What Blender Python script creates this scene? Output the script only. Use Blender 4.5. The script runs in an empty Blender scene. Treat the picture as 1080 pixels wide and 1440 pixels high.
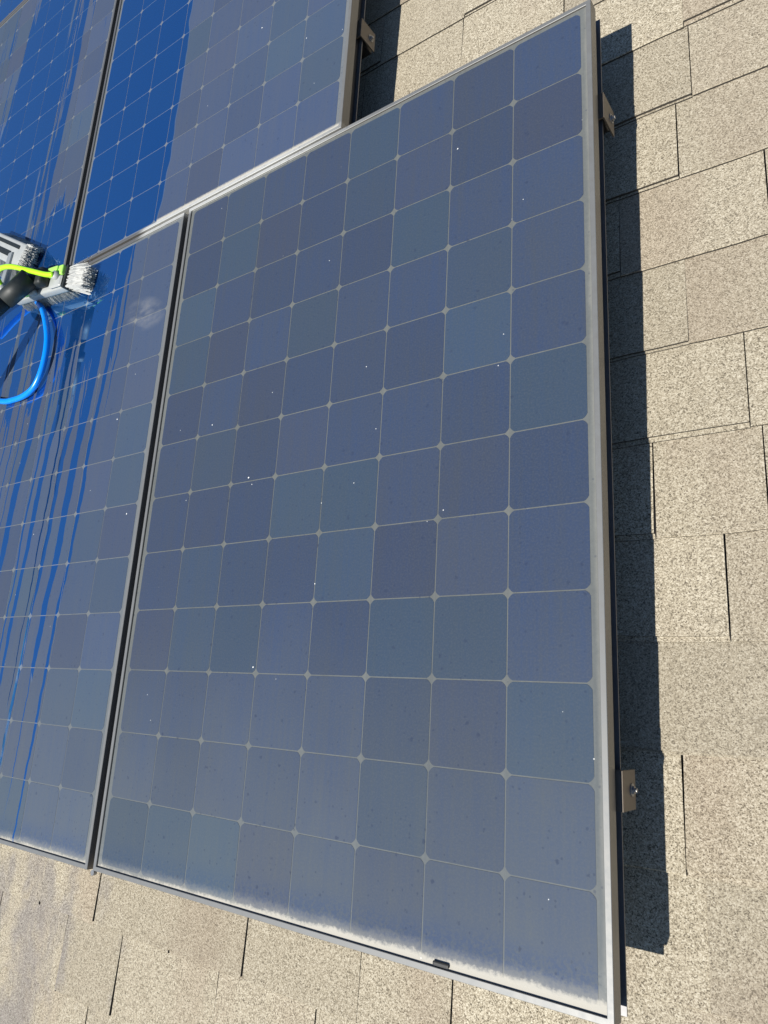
import bpy, bmesh, math, random
from mathutils import Matrix, Vector
random.seed(7)
PITCH = math.radians(22)
ROOF = Matrix.Rotation(PITCH, 4, 'X')            # roof frame (x across, y up the slope, z off the roof) -> world
SC = bpy.context.scene
COL = SC.collection

# ---------------------------------------------------------------- camera, sky, sun
cam_d = bpy.data.cameras.new('camera'); cam = bpy.data.objects.new('camera', cam_d); COL.objects.link(cam)
R = Vector((0.81333039, 0.05562179, -0.57913719)); D = Vector((-0.10658236, -0.96432949, -0.24229907)); F = Vector((-0.57195618, 0.258795, -0.77839018))
cm = Matrix(((R.x, -D.x, -F.x, 0.85476), (R.y, -D.y, -F.y, -0.42397), (R.z, -D.z, -F.z, 0.96672), (0, 0, 0, 1)))
cam.matrix_world = ROOF @ cm
cam_d.sensor_fit = 'VERTICAL'; cam_d.sensor_height = 24; cam_d.lens = 1016.98 / 1440 * 24
cam_d.clip_start = 0.02; cam_d.clip_end = 800
SC.camera = cam
sun_dir = (ROOF.to_3x3() @ Vector((-0.18, -0.5, 1.0))).normalized()
w = bpy.data.worlds.new('World'); SC.world = w; w.use_nodes = True
nt = w.node_tree; nt.nodes.clear()
sky = nt.nodes.new('ShaderNodeTexSky'); sky.sky_type = 'NISHITA'; sky.sun_disc = False
sky.sun_elevation = math.asin(sun_dir.z); sky.sun_rotation = math.atan2(sun_dir.x, sun_dir.y)
sky.altitude = 600; sky.air_density = 1.0; sky.dust_density = 0.3; sky.ozone_density = 5.0
bg = nt.nodes.new('ShaderNodeBackground'); bg.inputs[1].default_value = 0.070
wo = nt.nodes.new('ShaderNodeOutputWorld'); nt.links.new(sky.outputs[0], bg.inputs[0]); nt.links.new(bg.outputs[0], wo.inputs[0])
sd = bpy.data.lights.new('sun', 'SUN'); sd.energy = 4.6; sd.angle = math.radians(0.5); sd.color = (1.0, 0.955, 0.87)
so = bpy.data.objects.new('sun', sd); COL.objects.link(so)
so.rotation_euler = sun_dir.to_track_quat('Z', 'Y').to_euler()
vs = SC.view_settings; vs.view_transform = 'Standard'; vs.look = 'None'; vs.gamma = 1; vs.exposure = 0.58
SC.render.engine = 'CYCLES'

# ---------------------------------------------------------------- helpers: tagging and meshes
def tag(o, label=None, cat=None, group=None, kind=None):
    if label: o['label'] = label
    if cat: o['category'] = cat
    if group: o['group'] = group
    if kind: o['kind'] = kind
    return o
def link(o, parent=None):
    COL.objects.link(o)
    if parent is not None: o.parent = parent
    return o
def empty(name, loc=(0, 0, 0), rz=0.0, tilt=None):
    o = bpy.data.objects.new(name, None); o.empty_display_size = 0.05; link(o)
    m = Matrix.Translation(loc) @ Matrix.Rotation(rz, 4, 'Z')
    if tilt is not None: m = m @ tilt
    o.matrix_world = ROOF @ m
    return o
def mesh_of(name, bm, mats, smooth=False):
    bmesh.ops.recalc_face_normals(bm, faces=bm.faces[:])
    me = bpy.data.meshes.new(name); bm.to_mesh(me); bm.free()
    for m in (mats if isinstance(mats, (list, tuple)) else [mats]): me.materials.append(m)
    if smooth:
        for p in me.polygons: p.use_smooth = True
    return me
def obj(name, bm, mats, parent=None, smooth=False):
    o = bpy.data.objects.new(name, mesh_of(name, bm, mats, smooth)); link(o, parent)
    if parent is None: o.matrix_world = ROOF.copy()
    return o
def box(bm, lo, hi, bevel=0.0, rot=None):
    c = [(a + b) / 2 for a, b in zip(lo, hi)]; s = [abs(b - a) for a, b in zip(lo, hi)]
    m = Matrix.Translation(c) @ (rot if rot is not None else Matrix.Identity(4)) @ Matrix.Diagonal((*s, 1))
    g = bmesh.ops.create_cube(bm, size=1, matrix=m)
    if bevel:
        es = list({e for v in g['verts'] for e in v.link_edges})
        bmesh.ops.bevel(bm, geom=es, offset=bevel, segments=2, affect='EDGES', profile=0.6)
def cyl(bm, p0, p1, r0, r1=None, n=14):
    p0, p1 = Vector(p0), Vector(p1); d = p1 - p0; r1 = r0 if r1 is None else r1
    m = Matrix.Translation((p0 + p1) / 2) @ d.to_track_quat('Z', 'Y').to_matrix().to_4x4()
    bmesh.ops.create_cone(bm, cap_ends=True, segments=n, radius1=r0, radius2=r1, depth=d.length, matrix=m)
def spline(pts, k=8):
    pts = [Vector(p) for p in pts]; out = []
    P = [2 * pts[0] - pts[1]] + pts + [2 * pts[-1] - pts[-2]]
    for i in range(1, len(P) - 2):
        for j in range(k):
            t = j / k; a, b, c, d = P[i - 1], P[i], P[i + 1], P[i + 2]
            out.append(0.5 * ((2 * b) + (c - a) * t + (2 * a - 5 * b + 4 * c - d) * t * t + (3 * b - a - 3 * c + d) * t ** 3))
    out.append(pts[-1]); return out
def tube(bm, pts, r, n=12):
    rings = []; up = Vector((0, 0, 1))
    for i, p in enumerate(pts):
        t = (pts[min(i + 1, len(pts) - 1)] - pts[max(i - 1, 0)]).normalized()
        a = t.cross(up)
        a = a.normalized() if a.length > 1e-4 else Vector((1, 0, 0)); b = t.cross(a).normalized()
        rr = r(i / (len(pts) - 1)) if callable(r) else r
        rings.append([bm.verts.new(p + a * rr * math.cos(2 * math.pi * k / n) + b * rr * math.sin(2 * math.pi * k / n)) for k in range(n)])
    for A, B in zip(rings, rings[1:]):
        for k in range(n): bm.faces.new((A[k], A[(k + 1) % n], B[(k + 1) % n], B[k]))
    bm.faces.new(rings[0]); bm.faces.new(rings[-1][::-1])

# ---------------------------------------------------------------- helpers: node expressions
class X:
    tree = None
    def __init__(s, sock): s.s = sock
    @staticmethod
    def m(op, *a, clamp=False):
        n = X.tree.nodes.new('ShaderNodeMath'); n.operation = op; n.use_clamp = clamp
        for i, v in enumerate(a):
            if isinstance(v, X): X.tree.links.new(v.s, n.inputs[i])
            else: n.inputs[i].default_value = v
        return X(n.outputs[0])
    def __add__(s, o): return X.m('ADD', s, o)
    __radd__ = __add__
    def __sub__(s, o): return X.m('SUBTRACT', s, o)
    def __rsub__(s, o): return X.m('SUBTRACT', o, s)
    def __mul__(s, o): return X.m('MULTIPLY', s, o)
    __rmul__ = __mul__
def mx(a, b): return X.m('MAXIMUM', a, b)
def mn(a, b): return X.m('MINIMUM', a, b)
def ab(a): return X.m('ABSOLUTE', a)
def step(v, a, b):                                  # smooth 0..1 as v goes a -> b (either order)
    n = X.tree.nodes.new('ShaderNodeMapRange'); n.interpolation_type = 'SMOOTHSTEP'
    inv = a > b
    if inv: a, b = b, a
    X.tree.links.new(v.s, n.inputs[0]); n.inputs[1].default_value = a; n.inputs[2].default_value = b
    n.inputs[3].default_value, n.inputs[4].default_value = (1, 0) if inv else (0, 1)
    return X(n.outputs[0])
def vec(x, y, z=0.0):
    n = X.tree.nodes.new('ShaderNodeCombineXYZ')
    for i, v in enumerate((x, y, z)):
        if isinstance(v, X): X.tree.links.new(v.s, n.inputs[i])
        else: n.inputs[i].default_value = v
    return X(n.outputs[0])
def noise(v, scale=1.0, detail=2.0, rough=0.5):
    n = X.tree.nodes.new('ShaderNodeTexNoise'); X.tree.links.new(v.s, n.inputs['Vector'])
    n.inputs['Scale'].default_value = scale; n.inputs['Detail'].default_value = detail; n.inputs['Roughness'].default_value = rough
    return X(n.outputs[0])
def voro(v, scale, feature='F1'):
    n = X.tree.nodes.new('ShaderNodeTexVoronoi'); n.feature = feature; X.tree.links.new(v.s, n.inputs['Vector'])
    n.inputs['Scale'].default_value = scale
    sp = X.tree.nodes.new('ShaderNodeSeparateColor'); X.tree.links.new(n.outputs['Color'], sp.inputs[0])
    return X(n.outputs['Distance']), X(sp.outputs[0]), X(sp.outputs[1])
def mix(f, a, b):
    n = X.tree.nodes.new('ShaderNodeMix'); n.data_type = 'RGBA'
    for s, v in ((n.inputs[0], f), (n.inputs[6], a), (n.inputs[7], b)):
        if isinstance(v, X): X.tree.links.new(v.s, s)
        elif isinstance(v, tuple): s.default_value = (*v, 1)
        else: s.default_value = v
    return X(n.outputs[2])
def ramp(v, stops):
    n = X.tree.nodes.new('ShaderNodeValToRGB'); X.tree.links.new(v.s, n.inputs[0]); e = n.color_ramp.elements
    while len(e) < len(stops): e.new(0.5)
    for q, (p, c) in zip(e, stops): q.position = p; q.color = (*c, 1)
    return X(n.outputs[0])
def roof_xyz():                                     # position on the roof slope, metres
    g = X.tree.nodes.new('ShaderNodeNewGeometry'); r = X.tree.nodes.new('ShaderNodeVectorRotate'); r.rotation_type = 'X_AXIS'
    r.inputs['Angle'].default_value = -PITCH; X.tree.links.new(g.outputs['Position'], r.inputs['Vector'])
    s = X.tree.nodes.new('ShaderNodeSeparateXYZ'); X.tree.links.new(r.outputs[0], s.inputs[0])
    return X(s.outputs[0]), X(s.outputs[1]), X(s.outputs[2]), X(r.outputs[0])
def obj_random():
    n = X.tree.nodes.new('ShaderNodeObjectInfo'); return X(n.outputs['Random'])
def new_mat(name):
    m = bpy.data.materials.new(name); m.use_nodes = True; X.tree = m.node_tree
    b = m.node_tree.nodes['Principled BSDF']; return m, b
def put(b, **k):
    for n, v in k.items():
        n = n.replace('_', ' ')
        if isinstance(v, X): X.tree.links.new(v.s, b.inputs[n])
        elif isinstance(v, tuple): b.inputs[n].default_value = (*v, 1)
        else: b.inputs[n].default_value = v
def bump(b, h, strength, dist):
    n = X.tree.nodes.new('ShaderNodeBump'); n.inputs['Strength'].default_value = strength; n.inputs['Distance'].default_value = dist
    X.tree.links.new(h.s, n.inputs['Height']); X.tree.links.new(n.outputs[0], b.inputs['Normal'])
def simple(name, col, rough=0.5, metal=0.0, var=0.15, scale=60, **k):
    m, b = new_mat(name); x, y, z, v = roof_xyz(); n = noise(v, scale, 4)
    put(b, Base_Color=mix(n, tuple(c * (1 - var) for c in col), tuple(min(1, c * (1 + var)) for c in col)), Roughness=n * 0.2 + (rough - 0.1), Metallic=metal, **k)
    return m

# layout of the array in the roof frame (metres; z = 0 is the face of the glass)
HW, HL, PITCH_C = 0.525, 0.774, 0.1265
ZR = -0.15                                          # shingle surface
PANELS = {'D': (0, 0), 'C': (-1.0695, -0.002), 'B': (-0.553, 1.5545), 'A': (-1.6255, 1.5545), 'E': (-1.6255, 3.109)}

# ---------------------------------------------------------------- weathering of the glass
def interp_ramp(v, stops, lin=True):
    n = X.tree.nodes.new('ShaderNodeValToRGB'); X.tree.links.new(v.s, n.inputs[0]); e = n.color_ramp.elements
    while len(e) < len(stops): e.new(0.5)
    for q, (p, c) in zip(e, stops): q.position = p; q.color = (c, c, c, 1)
    return X(n.outputs[0])
def rivulets(x, y, R_):                             # water that has run down from y to a tapering end, one column each
    lo, hi = -1.45, -0.72; st = []
    for x0, yb, wd in sorted(R_):
        q = lambda t: (t - lo) / (hi - lo)
        e = (yb + 1.0) / 2.0
        st += [(q(x0 - wd / 2), 1.0), (q(x0 - wd * .18), min(1, e + 0.02)), (q(x0 + wd * .18), e), (q(x0 + wd / 2), 1.0)]
    f = interp_ramp(X.m('MULTIPLY', x - lo, 1 / (hi - lo)), st)
    return step(y - (f * 2.0 - 1.0), -0.004, 0.012)
def wet_mask(kind, x, y, v):
    if kind == 'B':
        low = noise(v, 3.0, 2); wav = noise(vec(0.0, y * 5.0, 3.3), 1.0, 2)
        eB = (low - 0.5) * 0.09 + (wav - 0.5) * 0.05 - 0.655
        return step(x - eB, 0.004, -0.004)
    if kind == 'E':
        return step(x, 5.0, 4.0)
    if kind == 'A':
        streak = noise(vec(x * 30, y * 1.6), 1.0, 3, 0.55); hair = noise(vec(x * 120, y * 4), 1.0, 2)
        rag = (streak - 0.5) * 0.30 + (hair - 0.5) * 0.07
        d1 = step(x + rag + 1.285 + (1.9 - y) * 0.03, -0.003, 0.003) * step(y + rag * 3.0, 1.02, 1.06) * step(hair * 0.6 + streak * 0.4, 0.37, 0.385)
        dm = step(streak + (hair - 0.5) * 0.5, 0.545, 0.56) * step(x, -1.42, -1.40) * step(y + (hair - 0.5) * 0.6, 0.90, 0.93)
        d2 = step(x + rag * 0.5 - (y - 2.0) * 0.12, -1.735, -1.742) * step(y, 1.5, 1.7) * step(hair * 0.5 + streak * 0.5, 0.40, 0.41)
        return 1 - mx(mx(d1, dm), d2)
    if kind == 'C':
        w1 = (noise(vec(x * 2.2, y * 2.6), 1.0, 4, 0.6) - 0.5) * 0.065
        w2 = (noise(vec(x * 3.0 + 5.0, y * 3.2), 1.0, 4, 0.6) - 0.5) * 0.05
        xa = x + w1 + (y - 0.45) * -0.05
        r1 = rivulets(xa, y, [(-0.785, -.80, .022), (-0.845, -.42, .055), (-0.905, -.66, .030), (-0.990, -.55, .034), (-1.115, -.30, .060), (-1.255, .05, .016), (-1.36, .0, .05)])
        r2 = rivulets(x + w2 + (y - 0.45) * -0.02, y, [(-0.757, .20, .011), (-0.872, -.75, .010), (-0.955, -.5, .012), (-1.045, -.5, .014), (-1.175, -.2, .010), (-1.215, -.15, .012), (-1.30, .1, .012)])
        streak = noise(vec(x * 24, y * 1.3), 1.0, 3, 0.6)
        top = step(y + (streak - 0.5) * 1.7 + (x + 1.0) * 0.25, 0.45, 0.463) * step(x + w2 * 0.25, -0.768, -0.772)
        return mx(mx(r1, r2), top)
    return None
def film(kind, x, y, v, edge_only=False):
    """wet mask, dust film, crust (on C also a painted reflection), white grit, dark drop marks"""
    wet = wet_mask(kind, x, y, v)
    low = noise(v, 5.0, 3); fine = noise(v, 170, 4, 0.65); hair = noise(vec(x * 150, y * 5), 1.0, 3)
    dust = 0.66 + (low - 0.5) * 0.22 + (fine - 0.5) * 0.22 + (hair - 0.5) * 0.22 + (noise(vec(x * 34, y * 1.6 + 4.0), 1, 3, 0.6) - 0.5) * 0.24
    crust = None
    if kind in 'DC':
        dust = dust + step(y, -0.15, -0.85) * 0.18
        edge = noise(vec(x * 16, y * 16), 1, 4, 0.6)
        h = y + (fine - 0.5) * 0.014 - (step(x, -0.6, 0.5) * 0.012 + (edge - 0.5) * 0.016 - 0.7635)
        crust = mx(step(h, 0.006, -0.005), step(h, 0.020, -0.004) * 0.30)
        fr = step(h, 0.060, 0.022) * step(h, 0.0, 0.014) * step(fine * 0.7 + hair * 0.3, 0.42, 0.56)
        dust = dust * (1 - fr * 0.30)
        if kind == 'D':
            crust = mx(crust, step(x + (edge - 0.5) * 0.012, 0.5085, 0.5165) * 0.18)
    else:
        if kind == 'B': crust = step(y + (fine - 0.5) * 0.006, 0.803, 0.795)
    if wet is not None:
        dust = dust * (1 - wet * 0.97)
        if crust is not None: crust = crust * (1 - wet)
    if kind == 'C':                                 # pale blurred reflection beside the brush, painted in with the crust colour
        painted_refl = X.m('SUBTRACT', 1.0, ((x + 0.655) * 11) * ((x + 0.655) * 11) + ((y - 0.515 + (x + 0.655) * 0.25) * 19) * ((y - 0.515 + (x + 0.655) * 0.25) * 19), clamp=True)
        crust = mx(crust, painted_refl * step(noise(vec(x * 12, y * 26), 1, 4, 0.6), 0.34, 0.70) * 0.28)
    white = dark = None
    if kind in 'DCB':
        d0, c0, c1 = voro(v, 30); white = step(d0 + (fine - 0.5) * 0.16, 0.055, 0.030) * step(c0, 0.962, 0.967)
        d3, c3, c4 = voro(v, 95); white = mx(white, step(d3, 0.13, 0.06) * step(c3, 0.993, 0.995) * 0.75)
        d1_, c2, c5 = voro(v, 44); dark = step(d1_ + (fine - 0.5) * 0.5, 0.18, 0.05) * step(c2, 0.66, 0.70)
        d4, c6, c7 = voro(v, 115); dark = mx(dark, step(d4 + (fine - 0.5) * 0.5, 0.28, 0.10) * step(c6, 0.74, 0.80) * 0.8)
        if wet is not None: white = white * (1 - wet); dark = dark * (1 - wet)
    return wet, dust, crust, white, dark

def glass_face(name, kind, base_fn):
    m, b = new_mat(name); x, y, z, v = roof_xyz(); wet, dust, crust, white, dark = film(kind, x, y, v)
    haze_d = mix(step(y + (noise(v, 4, 3) - 0.5) * 0.25, -0.15, -0.80), (0.044, 0.051, 0.056) if kind == 'D' else (0.056, 0.069, 0.092), (0.082, 0.097, 0.110)) if kind in 'DC' else (0.060, 0.072, 0.097)
    base, tint = base_fn(); mot = noise(v, 330, 3, 0.7)
    c = mix(X.m('MULTIPLY', dust, 1.0, clamp=True), base, haze_d)
    if tint is not None: c = tint(c, 1.0 if wet is None else 1 - wet * 0.85)
    c = mix(step(mot, 0.42, 0.66) * (0.12 if wet is None else (1 - wet) * 0.12), c, (0.115, 0.122, 0.125))
    if dark is not None: c = mix(dark * 0.50, c, (0.018, 0.028, 0.06))
    if crust is not None: c = mix(X.m('MULTIPLY', crust, 0.92, clamp=True), c, (0.42, 0.40, 0.35))  # real crust; on C also the painted reflection
    if white is not None: c = mix(white, c, (0.75, 0.75, 0.73))
    if wet is None:
        put(b, Base_Color=c, Roughness=0.9, Specular_IOR_Level=0.25, Coat_Weight=0.07, Coat_Roughness=0.30); return m
    dry = 1 - wet
    put(b, Base_Color=c, Roughness=dry * 0.86 + 0.03, IOR=4.2, Specular_IOR_Level=wet * 0.46 + 0.04, Specular_Tint=mix(wet, (0.8, 0.9, 1.0), (0.06, 0.50, 1.0)),
        Coat_Weight=wet * 0.93 + 0.07, Coat_Roughness=dry * 0.33 + 0.008, Coat_IOR=1.7)
    wv = noise(vec(x * 22, y * 7), 1, 2)
    n = X.tree.nodes.new('ShaderNodeBump'); n.inputs['Strength'].default_value = 0.25; n.inputs['Distance'].default_value = 0.0010
    X.tree.links.new(wv.s, n.inputs['Height']); X.tree.links.new(n.outputs[0], b.inputs['Coat Normal'])
    return m
def cell_base():
    r = obj_random()
    base = mix(r, (0.003, 0.037, 0.148), (0.004, 0.041, 0.155))
    def tint(c, k):                                    # cells differ in hue and depth
        r2 = X.m('FRACT', r * 7.31); r3 = X.m('FRACT', r * 23.7); r4 = X.m('FRACT', r * 51.3)
        c = mix(step(r2, 0.60, 1.0) * k * 0.20, c, (0.047, 0.046, 0.062))
        c = mix(step(r3, 0.55, 1.0) * k * 0.36, c, (0.036, 0.070, 0.098))
        return mix(r4 * k * 0.24, c, (0.012, 0.018, 0.035))
    return base, tint
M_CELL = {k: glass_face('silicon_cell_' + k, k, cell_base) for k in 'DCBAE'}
M_BACK = {k: glass_face('backsheet_' + k, k, lambda: (mix(0.5, (0.215, 0.23, 0.22), (0.225, 0.23, 0.215)), None)) for k in 'DCBAE'}

def frame_mat():
    m, b = new_mat('anodised_frame'); x, y, z, v = roof_xyz()
    n = noise(v, 90, 4); n2 = noise(vec(x * 12, y * 12, z * 400), 1, 3)
    g = X.tree.nodes.new('ShaderNodeNewGeometry'); r = X.tree.nodes.new('ShaderNodeVectorRotate'); r.rotation_type = 'X_AXIS'
    r.inputs['Angle'].default_value = -PITCH; X.tree.links.new(g.outputs['True Normal'], r.inputs['Vector'])
    s = X.tree.nodes.new('ShaderNodeSeparateXYZ'); X.tree.links.new(r.outputs[0], s.inputs[0])
    wet = step(x + (noise(v, 9, 3) - 0.5) * 0.04, -0.72, -0.75) * step(y, 0.70, 0.72)
    d = X.m('MULTIPLY', step(X(s.outputs[2]), 0.3, 0.8) * (1 - wet * 0.85), 0.22 + n * 0.45, clamp=True)
    metal = mix(n2, (0.17, 0.162, 0.15), (0.23, 0.22, 0.205))
    dep = step(x, -0.74, -0.70) * step(x, 0.1, -0.25) * step(y, 0.755, 0.770) * step(y, 0.80, 0.79) * step(n, 0.15, 0.4)
    put(b, Base_Color=mix(dep * 0.8, mix(d, metal, (0.155, 0.172, 0.185)), (0.60, 0.60, 0.57)), Metallic=0.55 * (1 - d * 0.8), Roughness=0.38 + d * 0.25 - wet * 0.2)
    return m
M_FRAME = frame_mat()
M_CHAN = simple('black_channel', (0.012, 0.012, 0.013), 0.5, 0.0)
M_FLANGE = simple('bare_flange', (0.15, 0.15, 0.155), 0.45, 0.5)
M_BRK = simple('brown_bracket', (0.15, 0.125, 0.10), 0.45, 0.45, 0.12, 120)
M_BOLT = simple('steel_bolt', (0.30, 0.30, 0.30), 0.45, 0.8)

# ---------------------------------------------------------------- roof
def shingle_mat():
    m, b = new_mat('shingle_granules'); x, y, z, v = roof_xyz(); r = obj_random()
    off = X.tree.nodes.new('ShaderNodeVectorMath'); off.operation = 'ADD'; X.tree.links.new(v.s, off.inputs[0]); X.tree.links.new(vec(r * 13.0, r * 7.0, r * 3).s, off.inputs[1]); q = X(off.outputs[0])
    d, c, c2 = voro(q, 700)
    d2, k, k2 = voro(q, 470)
    g = c * 0.55 + k * 0.45
    col = ramp(g, [(0.12, (0.08, 0.068, 0.05)), (0.28, (0.22, 0.19, 0.138)), (0.46, (0.332, 0.289, 0.213)), (0.64, (0.42, 0.373, 0.283)), (0.86, (0.55, 0.505, 0.405))])
    # blended colour drops of the shingle itself
    pat = noise(vec(x * 4.5 + r * 9, y * 1.2 + r * 4), 1, 2)
    col = mix(step(pat, 0.50, 0.66) * 0.38, col, mix(c, (0.15, 0.112, 0.083), (0.37, 0.292, 0.22)))
    r2 = X.m('FRACT', r * 11.7)
    col = mix(step(r2, 0.55, 1.0) * 0.22, col, mix(c, (0.16, 0.14, 0.112), (0.37, 0.325, 0.255)))
    r5 = X.m('FRACT', r * 37.9)
    col = mix(r5 * 0.34, col, (0.17, 0.148, 0.115))
    # grey staining, strongest down by the eave under the wet panel
    st = step(noise(vec(x * 9, y * 5 + r * 2.0), 1, 3, 0.6) * 0.9 + step(x, -0.30, -1.0) * 0.30 + step(y, -0.6, -0.95) * 0.10, 0.72, 0.92)
    col = mix(st * 0.65, col, mix(g, (0.06, 0.055, 0.055), (0.30, 0.28, 0.275)))
    col = mix(step(noise(v, 30, 4), 0.60, 0.75) * 0.25, col, (0.15, 0.13, 0.10))
    put(b, Base_Color=col, Roughness=0.95, Specular_IOR_Level=0.1)
    bump(b, (1 - d) * (0.4 + c2), 0.35, 0.0010)
    return m
M_SH = shingle_mat()
M_ASPH = simple('asphalt_edge', (0.040, 0.035, 0.030), 0.9, 0, 0.5, 300)
roof_bm = bmesh.new(); box(roof_bm, (-6, -2.2, ZR - 0.16), (6, 5.2, ZR - 0.012))
roof = tag(obj('roof', roof_bm, M_ASPH), kind='structure')
EXP, Y0 = 0.1561, 0.783
SEAMS = {-2: [0.180, 0.42], 0: [0.649], 1: [0.620], 2: [0.749], 4: [0.698], 5: [0.556, 0.713], 6: [0.652], 8: [0.578],
         10: [-0.929, -0.704, -0.442, -0.229, 0.043, 0.221], 11: [-1.107, -0.810, -0.600, -0.295, -0.048], 12: [-0.918, -0.686]}
QUIET = {3: [0.62], 7: [0.72], 9: [0.76, 0.60], -1: [0.643]}
def shingle_bm(x0, x1, yb, t, stepw, gapl, gapr, bm=None):
    bm = bm or bmesh.new()
    L = EXP + 0.022; n = max(2, int((x1 - x0) / 0.045))
    prof = [(0, 0), (0, 0.0044), (stepw, 0.0044 + 0.0001), (stepw, t), (L, 0.0006), (L, -0.0008)] if t > 0.0075 else [(0, 0), (0, t * 0.8), (0.0012, t), (L, 0.0006), (L, -0.0008)]
    rows = []
    for i in range(n + 1):
        x = x0 + gapl + (x1 - gapr - x0 - gapl) * i / n
        j = random.uniform(-0.0012, 0.0012)
        rows.append([bm.verts.new((x + (random.uniform(-.0008, .0008) if i in (0, n) else 0), yb + p[0] + (j if q < 4 else 0), ZR + p[1] + random.uniform(-.0002, .0002))) for q, p in enumerate(prof)])
    np_ = len(prof)
    for A, B in zip(rows, rows[1:]):
        for q in range(np_ - 1):
            f = bm.faces.new((A[q], A[q + 1], B[q + 1], B[q]))
            f.material_index = 1 if q in ((0, 2) if t > 0.0075 else (0,)) else 0
    for rw in (rows[0], rows[-1]):
        f = bm.faces.new(rw); f.material_index = 1
    return bm
rest = bmesh.new()
for k in range(-26, 18):
    yb = Y0 - EXP * (k + 1)                        # butt of course k
    if yb < -2.2 + 0.02 and k < 0: continue
    yb_ok = -2.18 < yb < 5.0
    if not yb_ok: continue
    xs = sorted(SEAMS.get(k, []) + QUIET.get(k, []))
    near = -4 <= k <= 13
    lo, hi = (-1.9, 1.9) if near else (-6, 6)
    full = []; cur = lo - random.uniform(0, .2); tgt = xs + [hi]
    for sx in tgt:
        while sx - cur > 0.40: cur += random.uniform(0.16, 0.33); full.append(cur) if sx - cur > 0.11 else None
        full.append(sx); cur = sx
    full = sorted(set(full)); prev = lo; thick = random.random() < .5
    for sx in full:
        if sx - prev < 0.03: continue
        hard = any(abs(sx - q) < 1e-6 for q in SEAMS.get(k, [])); hardl = any(abs(prev - q) < 1e-6 for q in SEAMS.get(k, []))
        t = random.uniform(0.0085, 0.0098) if thick else random.uniform(0.0058, 0.0068)
        thick = not thick
        gr = 0.0011 if hard else random.choice((0.0002, 0.0003, 0.0008)); gl = 0.0011 if hardl else 0.0003
        hidden = (-1.55 < sx and prev > -1.55 and sx < 0.42 and -0.70 < yb < 0.70)
        seen = near and not hidden and prev > -1.35 and sx < 1.5
        if seen:
            o = obj('shingle', shingle_bm(prev, sx, yb, t, random.uniform(.003, .009), gl, gr), [M_SH, M_ASPH]); o.parent = roof; o.matrix_parent_inverse = Matrix.Identity(4); o.matrix_local = Matrix.Identity(4)
        else: shingle_bm(prev, sx, yb, t, .005, gl, gr, rest)
        prev = sx
    if near:                                       # plain strips beyond the detailed area
        for a, b_ in ((-6, -1.9), (1.9, 6)):
            q = a
            while q < b_ - 0.05:
                e = min(b_, q + random.uniform(.2, .35)); shingle_bm(q, e, yb, random.choice((.006, .009)), .005, .0006, .0006, rest); q = e
o = obj('shingle_field', rest, [M_SH, M_ASPH]); o.parent = roof; o.matrix_local = Matrix.Identity(4); o['kind'] = 'stuff'
for o in [c for c in roof.children]: o.matrix_parent_inverse = Matrix.Identity(4)

# ground far below the eave
gm, gb = new_mat('dry_grass'); gx, gy, gz, gv = roof_xyz(); put(gb, Base_Color=mix(noise(gv, 3, 6), (0.09, 0.10, 0.05), (0.17, 0.15, 0.09)), Roughness=0.95)
g_bm = bmesh.new(); bmesh.ops.create_grid(g_bm, x_segments=8, y_segments=8, size=300)
g_o = bpy.data.objects.new('ground', mesh_of('ground', g_bm, gm)); link(g_o); g_o.location = (0, 0, -4.2); tag(g_o, kind='structure')

# ---------------------------------------------------------------- solar panels
def cell_mesh():
    bm = bmesh.new(); h = PITCH_C / 2 - 0.0010; c = 0.0078; pts = []
    for sx, sy, fl in ((1, 1, 0), (-1, 1, 1), (-1, -1, 0), (1, -1, 1)):
        a = [(h, h - c), (h - c * .24, h - c * .60), (h - c * .60, h - c * .24), (h - c, h)]
        if fl: a = a[::-1]
        pts += [(sx * p, sy * q) for p, q in a]
    top = [bm.verts.new((p, q, 0)) for p, q in pts]; bot = [bm.verts.new((p, q, -0.0003)) for p, q in pts]
    bm.faces.new(top)
    for i in range(len(pts)): bm.faces.new((top[i], bot[i], bot[(i + 1) % len(pts)], top[(i + 1) % len(pts)]))
    return mesh_of('cell', bm, M_CELL['D'])
CELL = cell_mesh()
LIP, RISE = 0.0086, 0.0034
def bar(prof, side, mats):
    """one side of the frame: the profile (inset u, z) swept along the edge with mitred ends"""
    bm = bmesh.new(); n = len(prof)
    def P(u, z, end):
        if side in 'LR':
            s = 1 if side == 'R' else -1; return (s * (HW - u), end * (HL - u), z)
        s = 1 if side == 'T' else -1; return (end * (HW - u), s * (HL - u), z)
    A = [bm.verts.new(P(u, z, -1)) for u, z in prof]; B = [bm.verts.new(P(u, z, 1)) for u, z in prof]
    for i in range(n): bm.faces.new((A[i], A[(i + 1) % n], B[(i + 1) % n], B[i]))
    bm.faces.new(A); bm.faces.new(B[::-1])
    return bm
UP = [(0.0006, RISE), (0, RISE - .0006), (0, -0.021), (0.014, -0.021), (0.014, -0.0008), (LIP - 0.0004, -0.0008), (LIP, RISE - 0.0006), (LIP - .0006, RISE)]
CH = [(0.0085, -0.0211), (0.0085, -0.0428), (0.012, -0.0428), (0.012, -0.0211)]
FL = [(0.0, -0.0429), (0.0, -0.0455), (0.026, -0.0455), (0.026, -0.0429)]
BARS = {s: (mesh_of('frame_bar', bar(UP, s, None), M_FRAME), mesh_of('frame_channel', bar(CH, s, None), M_CHAN), mesh_of('frame_flange', bar(FL, s, None), M_FLANGE)) for s in 'LRTB'}
lam_bm = bmesh.new(); box(lam_bm, (-HW + .009, -HL + .009, -0.0055), (HW - .009, HL - .009, -0.0004)); LAM = mesh_of('glass_laminate', lam_bm, M_BACK['D'])
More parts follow.
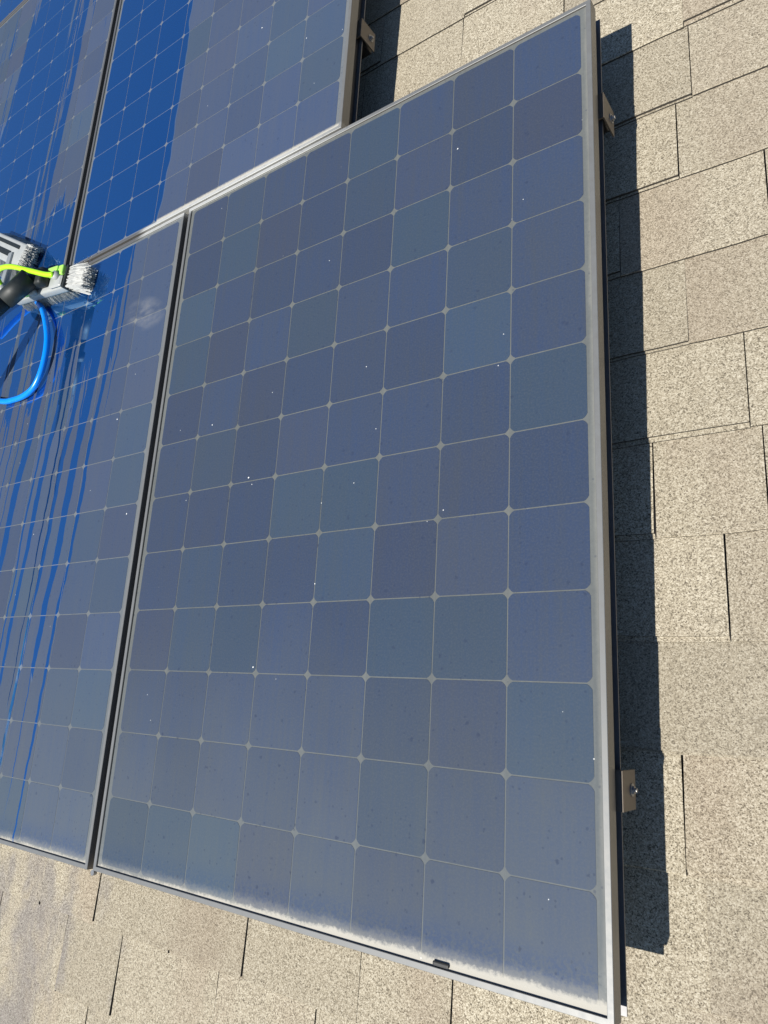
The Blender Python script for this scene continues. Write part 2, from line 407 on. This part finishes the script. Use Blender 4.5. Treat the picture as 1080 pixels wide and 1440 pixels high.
def own(o, m):                                      # the weathering of this panel on shared mesh data
    o.material_slots[0].link = 'OBJECT'; o.material_slots[0].material = m
def panel(key, label, rows=range(12)):
    cx, cy = PANELS[key]; t = empty('solar_panel', (cx, cy, 0)); tag(t, label, 'solar panel', 'solar panels of the roof array')
    own(link(bpy.data.objects.new('glass_laminate', LAM), t), M_BACK[key])
    for s in 'LRTB':
        f = link(bpy.data.objects.new('frame_bar', BARS[s][0]), t)
        link(bpy.data.objects.new('frame_channel', BARS[s][1]), f); link(bpy.data.objects.new('frame_flange', BARS[s][2]), f)
    for i in range(8):
        for j in rows:
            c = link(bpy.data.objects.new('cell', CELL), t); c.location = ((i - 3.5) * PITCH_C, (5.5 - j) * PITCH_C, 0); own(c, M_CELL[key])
    return t
pD = panel('D', 'dry dusty solar panel with cream dirt crust along its lower frame')
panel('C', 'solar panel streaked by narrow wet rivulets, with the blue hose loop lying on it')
panel('B', 'solar panel half wet blue and half dry dusty, up the slope')
panel('A', 'wet blue solar panel with ragged dry grey islands behind the white brush')
panel('E', 'bright blue wet solar panel showing only a corner past the far seam', rows=range(6, 12))
bm = bmesh.new(); cyl(bm, (-HW - 0.0, -HL - 0.004, -0.004), (-HW, -HL - 0.004, 0.0035), 0.0055, n=16); s_o = obj('corner_screw', bm, M_BOLT, pD)

# rails under the panels with their feet, and the end brackets
def rail(x0, x1, y, label):
    t = empty('mounting_rail', (0, y, 0)); tag(t, label, 'rail', 'rails under the panels')
    bm = bmesh.new(); box(bm, (x0, -0.02, -0.088), (x1, 0.02, -0.0458), 0.002); obj('rail_beam', bm, M_CHAN, t)
    xx = x1 - 0.35
    while xx > x0:
        bm = bmesh.new(); box(bm, (xx - .02, -.035, ZR - 0.004), (xx + .02, .035, ZR + 0.008), .002); cyl(bm, (xx, 0, ZR), (xx, 0, -0.087), .012)
        obj('foot', bm, M_FLANGE, t); xx -= 1.2
rail(-1.55, 0.521, -0.5125, 'black rail under lower end of the dusty panel')
rail(-1.55, 0.521, 0.59, 'black rail under upper end of the dusty panel')
rail(-2.1, -0.034, 1.085, 'black rail under the half wet panel')
def bracket(x, y, label):
    t = empty('end_bracket', (x, y, 0)); tag(t, label, 'bracket', 'brown end brackets on the panel sides')
    bm = bmesh.new(); box(bm, (0.0085, -0.0255, -0.083), (0.0115, 0.0255, -0.030), 0.0006); obj('face_plate', bm, M_BRK, t)
    bm = bmesh.new(); box(bm, (-0.0045, -0.0255, -0.0335), (0.0084, 0.0255, -0.0305), 0.0005); obj('top_flange', bm, M_BRK, t)
    bm = bmesh.new(); cyl(bm, (0.0114, 0, -0.067), (0.0155, 0, -0.067), 0.0055, n=6); cyl(bm, (0.0114, 0, -0.067), (0.0128, 0, -0.067), 0.0085, n=18); cyl(bm, (0.0155, 0, -0.067), (0.0185, 0, -0.067), 0.003, n=10)
    obj('bolt', bm, M_BOLT, t)
bracket(0.5205, -0.5135, 'brown metal bracket with bolt low on the dusty panel side, near the shadow end')
bracket(0.5205, 0.575, 'brown metal bracket with bolt high on the dusty panel side, by its top corner')
bracket(-0.034, 1.085, 'pale brown bracket with bolt on the side of the half wet panel')

# small black clip on the lower frame
bm = bmesh.new(); box(bm, (-0.0125, -0.003, 0.0), (0.0125, 0.003, 0.004), 0.0018)
t = obj('drain_clip', bm, simple('black_plastic', (0.012, 0.012, 0.012), 0.5)); t.matrix_world = ROOF @ Matrix.Translation((0.2865, -0.7605, 0.0003))
tag(t, 'small black pill shaped clip at the lower frame of the dusty panel', 'clip')

# ---------------------------------------------------------------- cleaning brush and hose
M_WHITE = simple('white_plastic', (0.34, 0.355, 0.35), 0.45, 0, 0.12, 40)
M_BRIS = simple('white_bristle', (0.40, 0.41, 0.40), 0.5, 0, 0.08, 300)
M_LIME = simple('lime_plastic', (0.38, 0.72, 0.13), 0.35, 0, 0.1, 40)
M_LTUBE = simple('lime_tube', (0.42, 0.85, 0.02), 0.3, 0, 0.08, 40)
M_BLK = simple('black_rubber', (0.010, 0.014, 0.014), 0.55, 0, 0.3, 80)
M_BLUE = simple('blue_hose', (0.0, 0.22, 0.82), 0.3, 0, 0.1, 60)
M_GREY = simple('grey_plastic', (0.22, 0.24, 0.25), 0.4, 0, 0.1, 60)
def tuft(bm, p, d, L, rad, n=9):
    d = Vector(d).normalized(); a = d.orthogonal().normalized(); b = d.cross(a)
    for i in range(n):
        an = random.uniform(0, 6.28); r = rad * math.sqrt(random.random()); sp = 1.0 + random.random() * 1.1
        o = a * math.cos(an) * r + b * math.sin(an) * r
        p0 = Vector(p) + o; l = L * random.uniform(.88, 1.05)
        p2 = Vector(p) + o * (1 + sp) + d * l + Vector((0, 0, -0.004))
        p2.z = max(p2.z, 0.0012); p1 = (p0 + p2) / 2 + Vector((0, 0, 0.004))
        tube(bm, [p0, p1, p2], 0.00062, 3)
def head(t, L, Wd, zb, zt, m4, side_len, end_len):
    bm = bmesh.new(); box(bm, (-L, -Wd / 2, zb), (0, Wd / 2, zt), 0.007); bm.transform(m4); obj('brush_block', bm, M_WHITE, t, True)
    bm = bmesh.new(); bb = bmesh.new()
    nx = int(L / 0.012)
    for i in range(nx):
        x = -L + 0.008 + i * (L - 0.012) / (nx - 1)
        for yy, ang in ((-Wd * .42, -0.9 if side_len > .02 else -.25), (-Wd * .22, -.15), (Wd * .05, .05), (Wd * .42, .5)):
            tuft(bb, (x, yy, zb + 0.002), (0.0, math.sin(ang), -math.cos(ang)), (zb + side_len) if yy < -Wd * .4 else zb + .004, 0.004, 12)
    ny = int(Wd / 0.0085)
    for i in range(ny):
        yy = -Wd / 2 + 0.006 + i * (Wd - 0.012) / (ny - 1)
        for zz, dz in ((zb + 0.004, -0.42), (zb + 0.014, -0.28), (zb + 0.022, -.17)):
            tuft(bb, (-0.003, yy, zz), (1.0, (i / (ny - 1) - .5) * 0.10, dz), end_len, 0.0044, 24)
    bb.transform(m4); o = obj('bristles', bb, M_BRIS, t); o['kind'] = 'stuff'
brush = empty('cleaning_brush', (-0.985, 0.705, 0.0), math.radians(-8)); tag(brush, 'white bristled cleaning brush with lime tube and black body on the wet panels', 'brush')
I4 = Matrix.Identity(4)
head(brush, 0.30, 0.066, 0.024, 0.052, I4, 0.004, 0.072)
bm = bmesh.new()                                    # black gasket round the end of the block
box(bm, (-0.0075, -0.035, 0.021), (0.0025, 0.035, 0.0555), 0.002); obj('end_gasket', bm, M_BLK, brush)
bm = bmesh.new(); box(bm, (-0.082, 0.004, 0.0522), (-0.010, 0.034, 0.064), 0.004); box(bm, (-0.082, 0.006, 0.062), (-0.03, 0.031, 0.069), 0.003); obj('end_cap', bm, M_LIME, brush, True)
bm = bmesh.new(); box(bm, (-0.070, -0.032, 0.0523), (-0.009, 0.003, 0.062), 0.006); cyl(bm, (-0.032, 0.0, .055), (-0.032, 0.0, .074), .012); obj('jet_housing', bm, M_WHITE, brush, True)
bm = bmesh.new(); box(bm, (-0.25, -0.022, 0.0524), (-0.084, 0.032, 0.086), 0.010); obj('centre_body', bm, M_BLK, brush, True)
bm = bmesh.new(); box(bm, (-0.29, -0.034, 0.0524), (-0.225, -0.022, 0.071), 0.005); cyl(bm, (-0.168, -0.029, 0.060), (-0.145, -0.029, 0.060), .010); obj('hose_fitting', bm, M_WHITE, brush, True)
bm = bmesh.new(); box(bm, (-0.215, -0.0335, 0.0526), (-0.178, -0.0225, 0.066), 0.004); obj('valve_button', bm, M_LIME, brush, True)
bm = bmesh.new(); tube(bm, spline([(-0.315, 0.005, 0.085), (-0.300, 0.020, 0.112), (-0.255, 0.030, 0.126), (-0.19, 0.026, 0.124), (-0.12, 0.012, 0.104), (-0.06, 0.0, 0.082), (-0.030, -0.002, 0.074)]), 0.0078); obj('spray_tube', bm, M_LTUBE, brush, True)
bm = bmesh.new(); cyl(bm, (-0.325, -0.01, 0.060), (-0.31, 0.006, 0.094), .0115); cyl(bm, (-0.35, -0.02, .06), (-0.318, -0.016, .075), .009); obj('tube_ferrule', bm, M_WHITE, brush, True)
pd = Vector((-0.491, -0.816, 0.310)).normalized(); p0 = Vector((-0.135, 0.0, 0.088))
bm = bmesh.new(); cyl(bm, p0, p0 + pd * 0.10, .030, .027, 20); cyl(bm, p0 + pd * 0.09, p0 + pd * 0.34, .024, .022, 20); cyl(bm, p0 + pd * 0.15, p0 + pd * 0.175, .029, n=20); obj('swivel_joint', bm, M_BLK, brush, True)
bm = bmesh.new(); cyl(bm, p0 + pd * 0.335, p0 + pd * 2.3, .0185, .0185, 20); obj('pole', bm, M_BLK, brush, True)
bm = bmesh.new(); cyl(bm, (-0.345, -0.014, 0.050), (-0.252, -0.006, 0.062), .024, .020, 18); obj('side_arm', bm, M_BLK, brush, True)
m2 = Matrix.Translation((-0.318, 0.128, 0.0)) @ Matrix.Rotation(math.radians(-22), 4, 'Z')
head(brush, 0.32, 0.080, 0.028, 0.055, m2, 0.045, 0.018)
bm = bmesh.new(); box(bm, (-0.30, 0.014, 0.0552), (-0.035, 0.026, 0.0575), 0.001); box(bm, (-0.30, -0.020, 0.0552), (-0.085, -0.002, 0.0580), 0.001); bm.transform(m2); obj('slot_cover', bm, M_BLK, brush)
bm = bmesh.new(); box(bm, (-0.40, 0.02, 0.045), (-0.375, 0.15, 0.062), 0.004, None); obj('link_arm', bm, M_GREY, brush)
bm = bmesh.new()
pts = [(-1.52, 0.70, .035), (-1.416, 0.735, .030), (-1.321, 0.744, .024), (-1.25, 0.735, .016), (-1.206, 0.711, .014), (-1.148, 0.657, .018), (-1.096, 0.579, .022), (-1.08, 0.517, .021), (-1.090, 0.452, .018), (-1.123, 0.409, .014), (-1.176, 0.393, .012), (-1.236, 0.393, .0115), (-1.302, 0.402, .0115), (-1.42, .44, .0115), (-1.56, .50, .0115)]
tube(bm, spline(pts), 0.0088, 14); o = obj('water_hose', bm, M_BLUE, None, True)
tag(o, 'blue rubber water hose looping down from the brush onto the streaked panel', 'hose')

# drops of water scattered round the brush
wm, wb = new_mat('water'); put(wb, Base_Color=(1, 1, 1), Roughness=0.02, IOR=1.33); wb.inputs['Transmission Weight'].default_value = 1
bm = bmesh.new()
for i in range(70):
    if i < 30: px, py, s = random.gauss(-1.03, .05), random.gauss(.792, .008), 1
    elif i < 48: px, py, s = random.gauss(-0.93, .06), random.gauss(.61, .04), 1
    else: px, py, s = random.uniform(-1.3, -.7), random.uniform(.3, .75), 0.6
    r = random.uniform(.0010, .0026) * s
    if px < -1.06 and py > .77 and px > -1.11: continue
    zz = 0.0001 if not (.755 < py < .80) else RISE
    bmesh.ops.create_icosphere(bm, subdivisions=2, radius=r, matrix=Matrix.Translation((px, py, zz + r * .25)) @ Matrix.Diagonal((1, 1, .5, 1)))
o = obj('water_drops', bm, wm, None, True); tag(o, 'clear water drops splashed round the white brush', 'water', None, 'stuff')
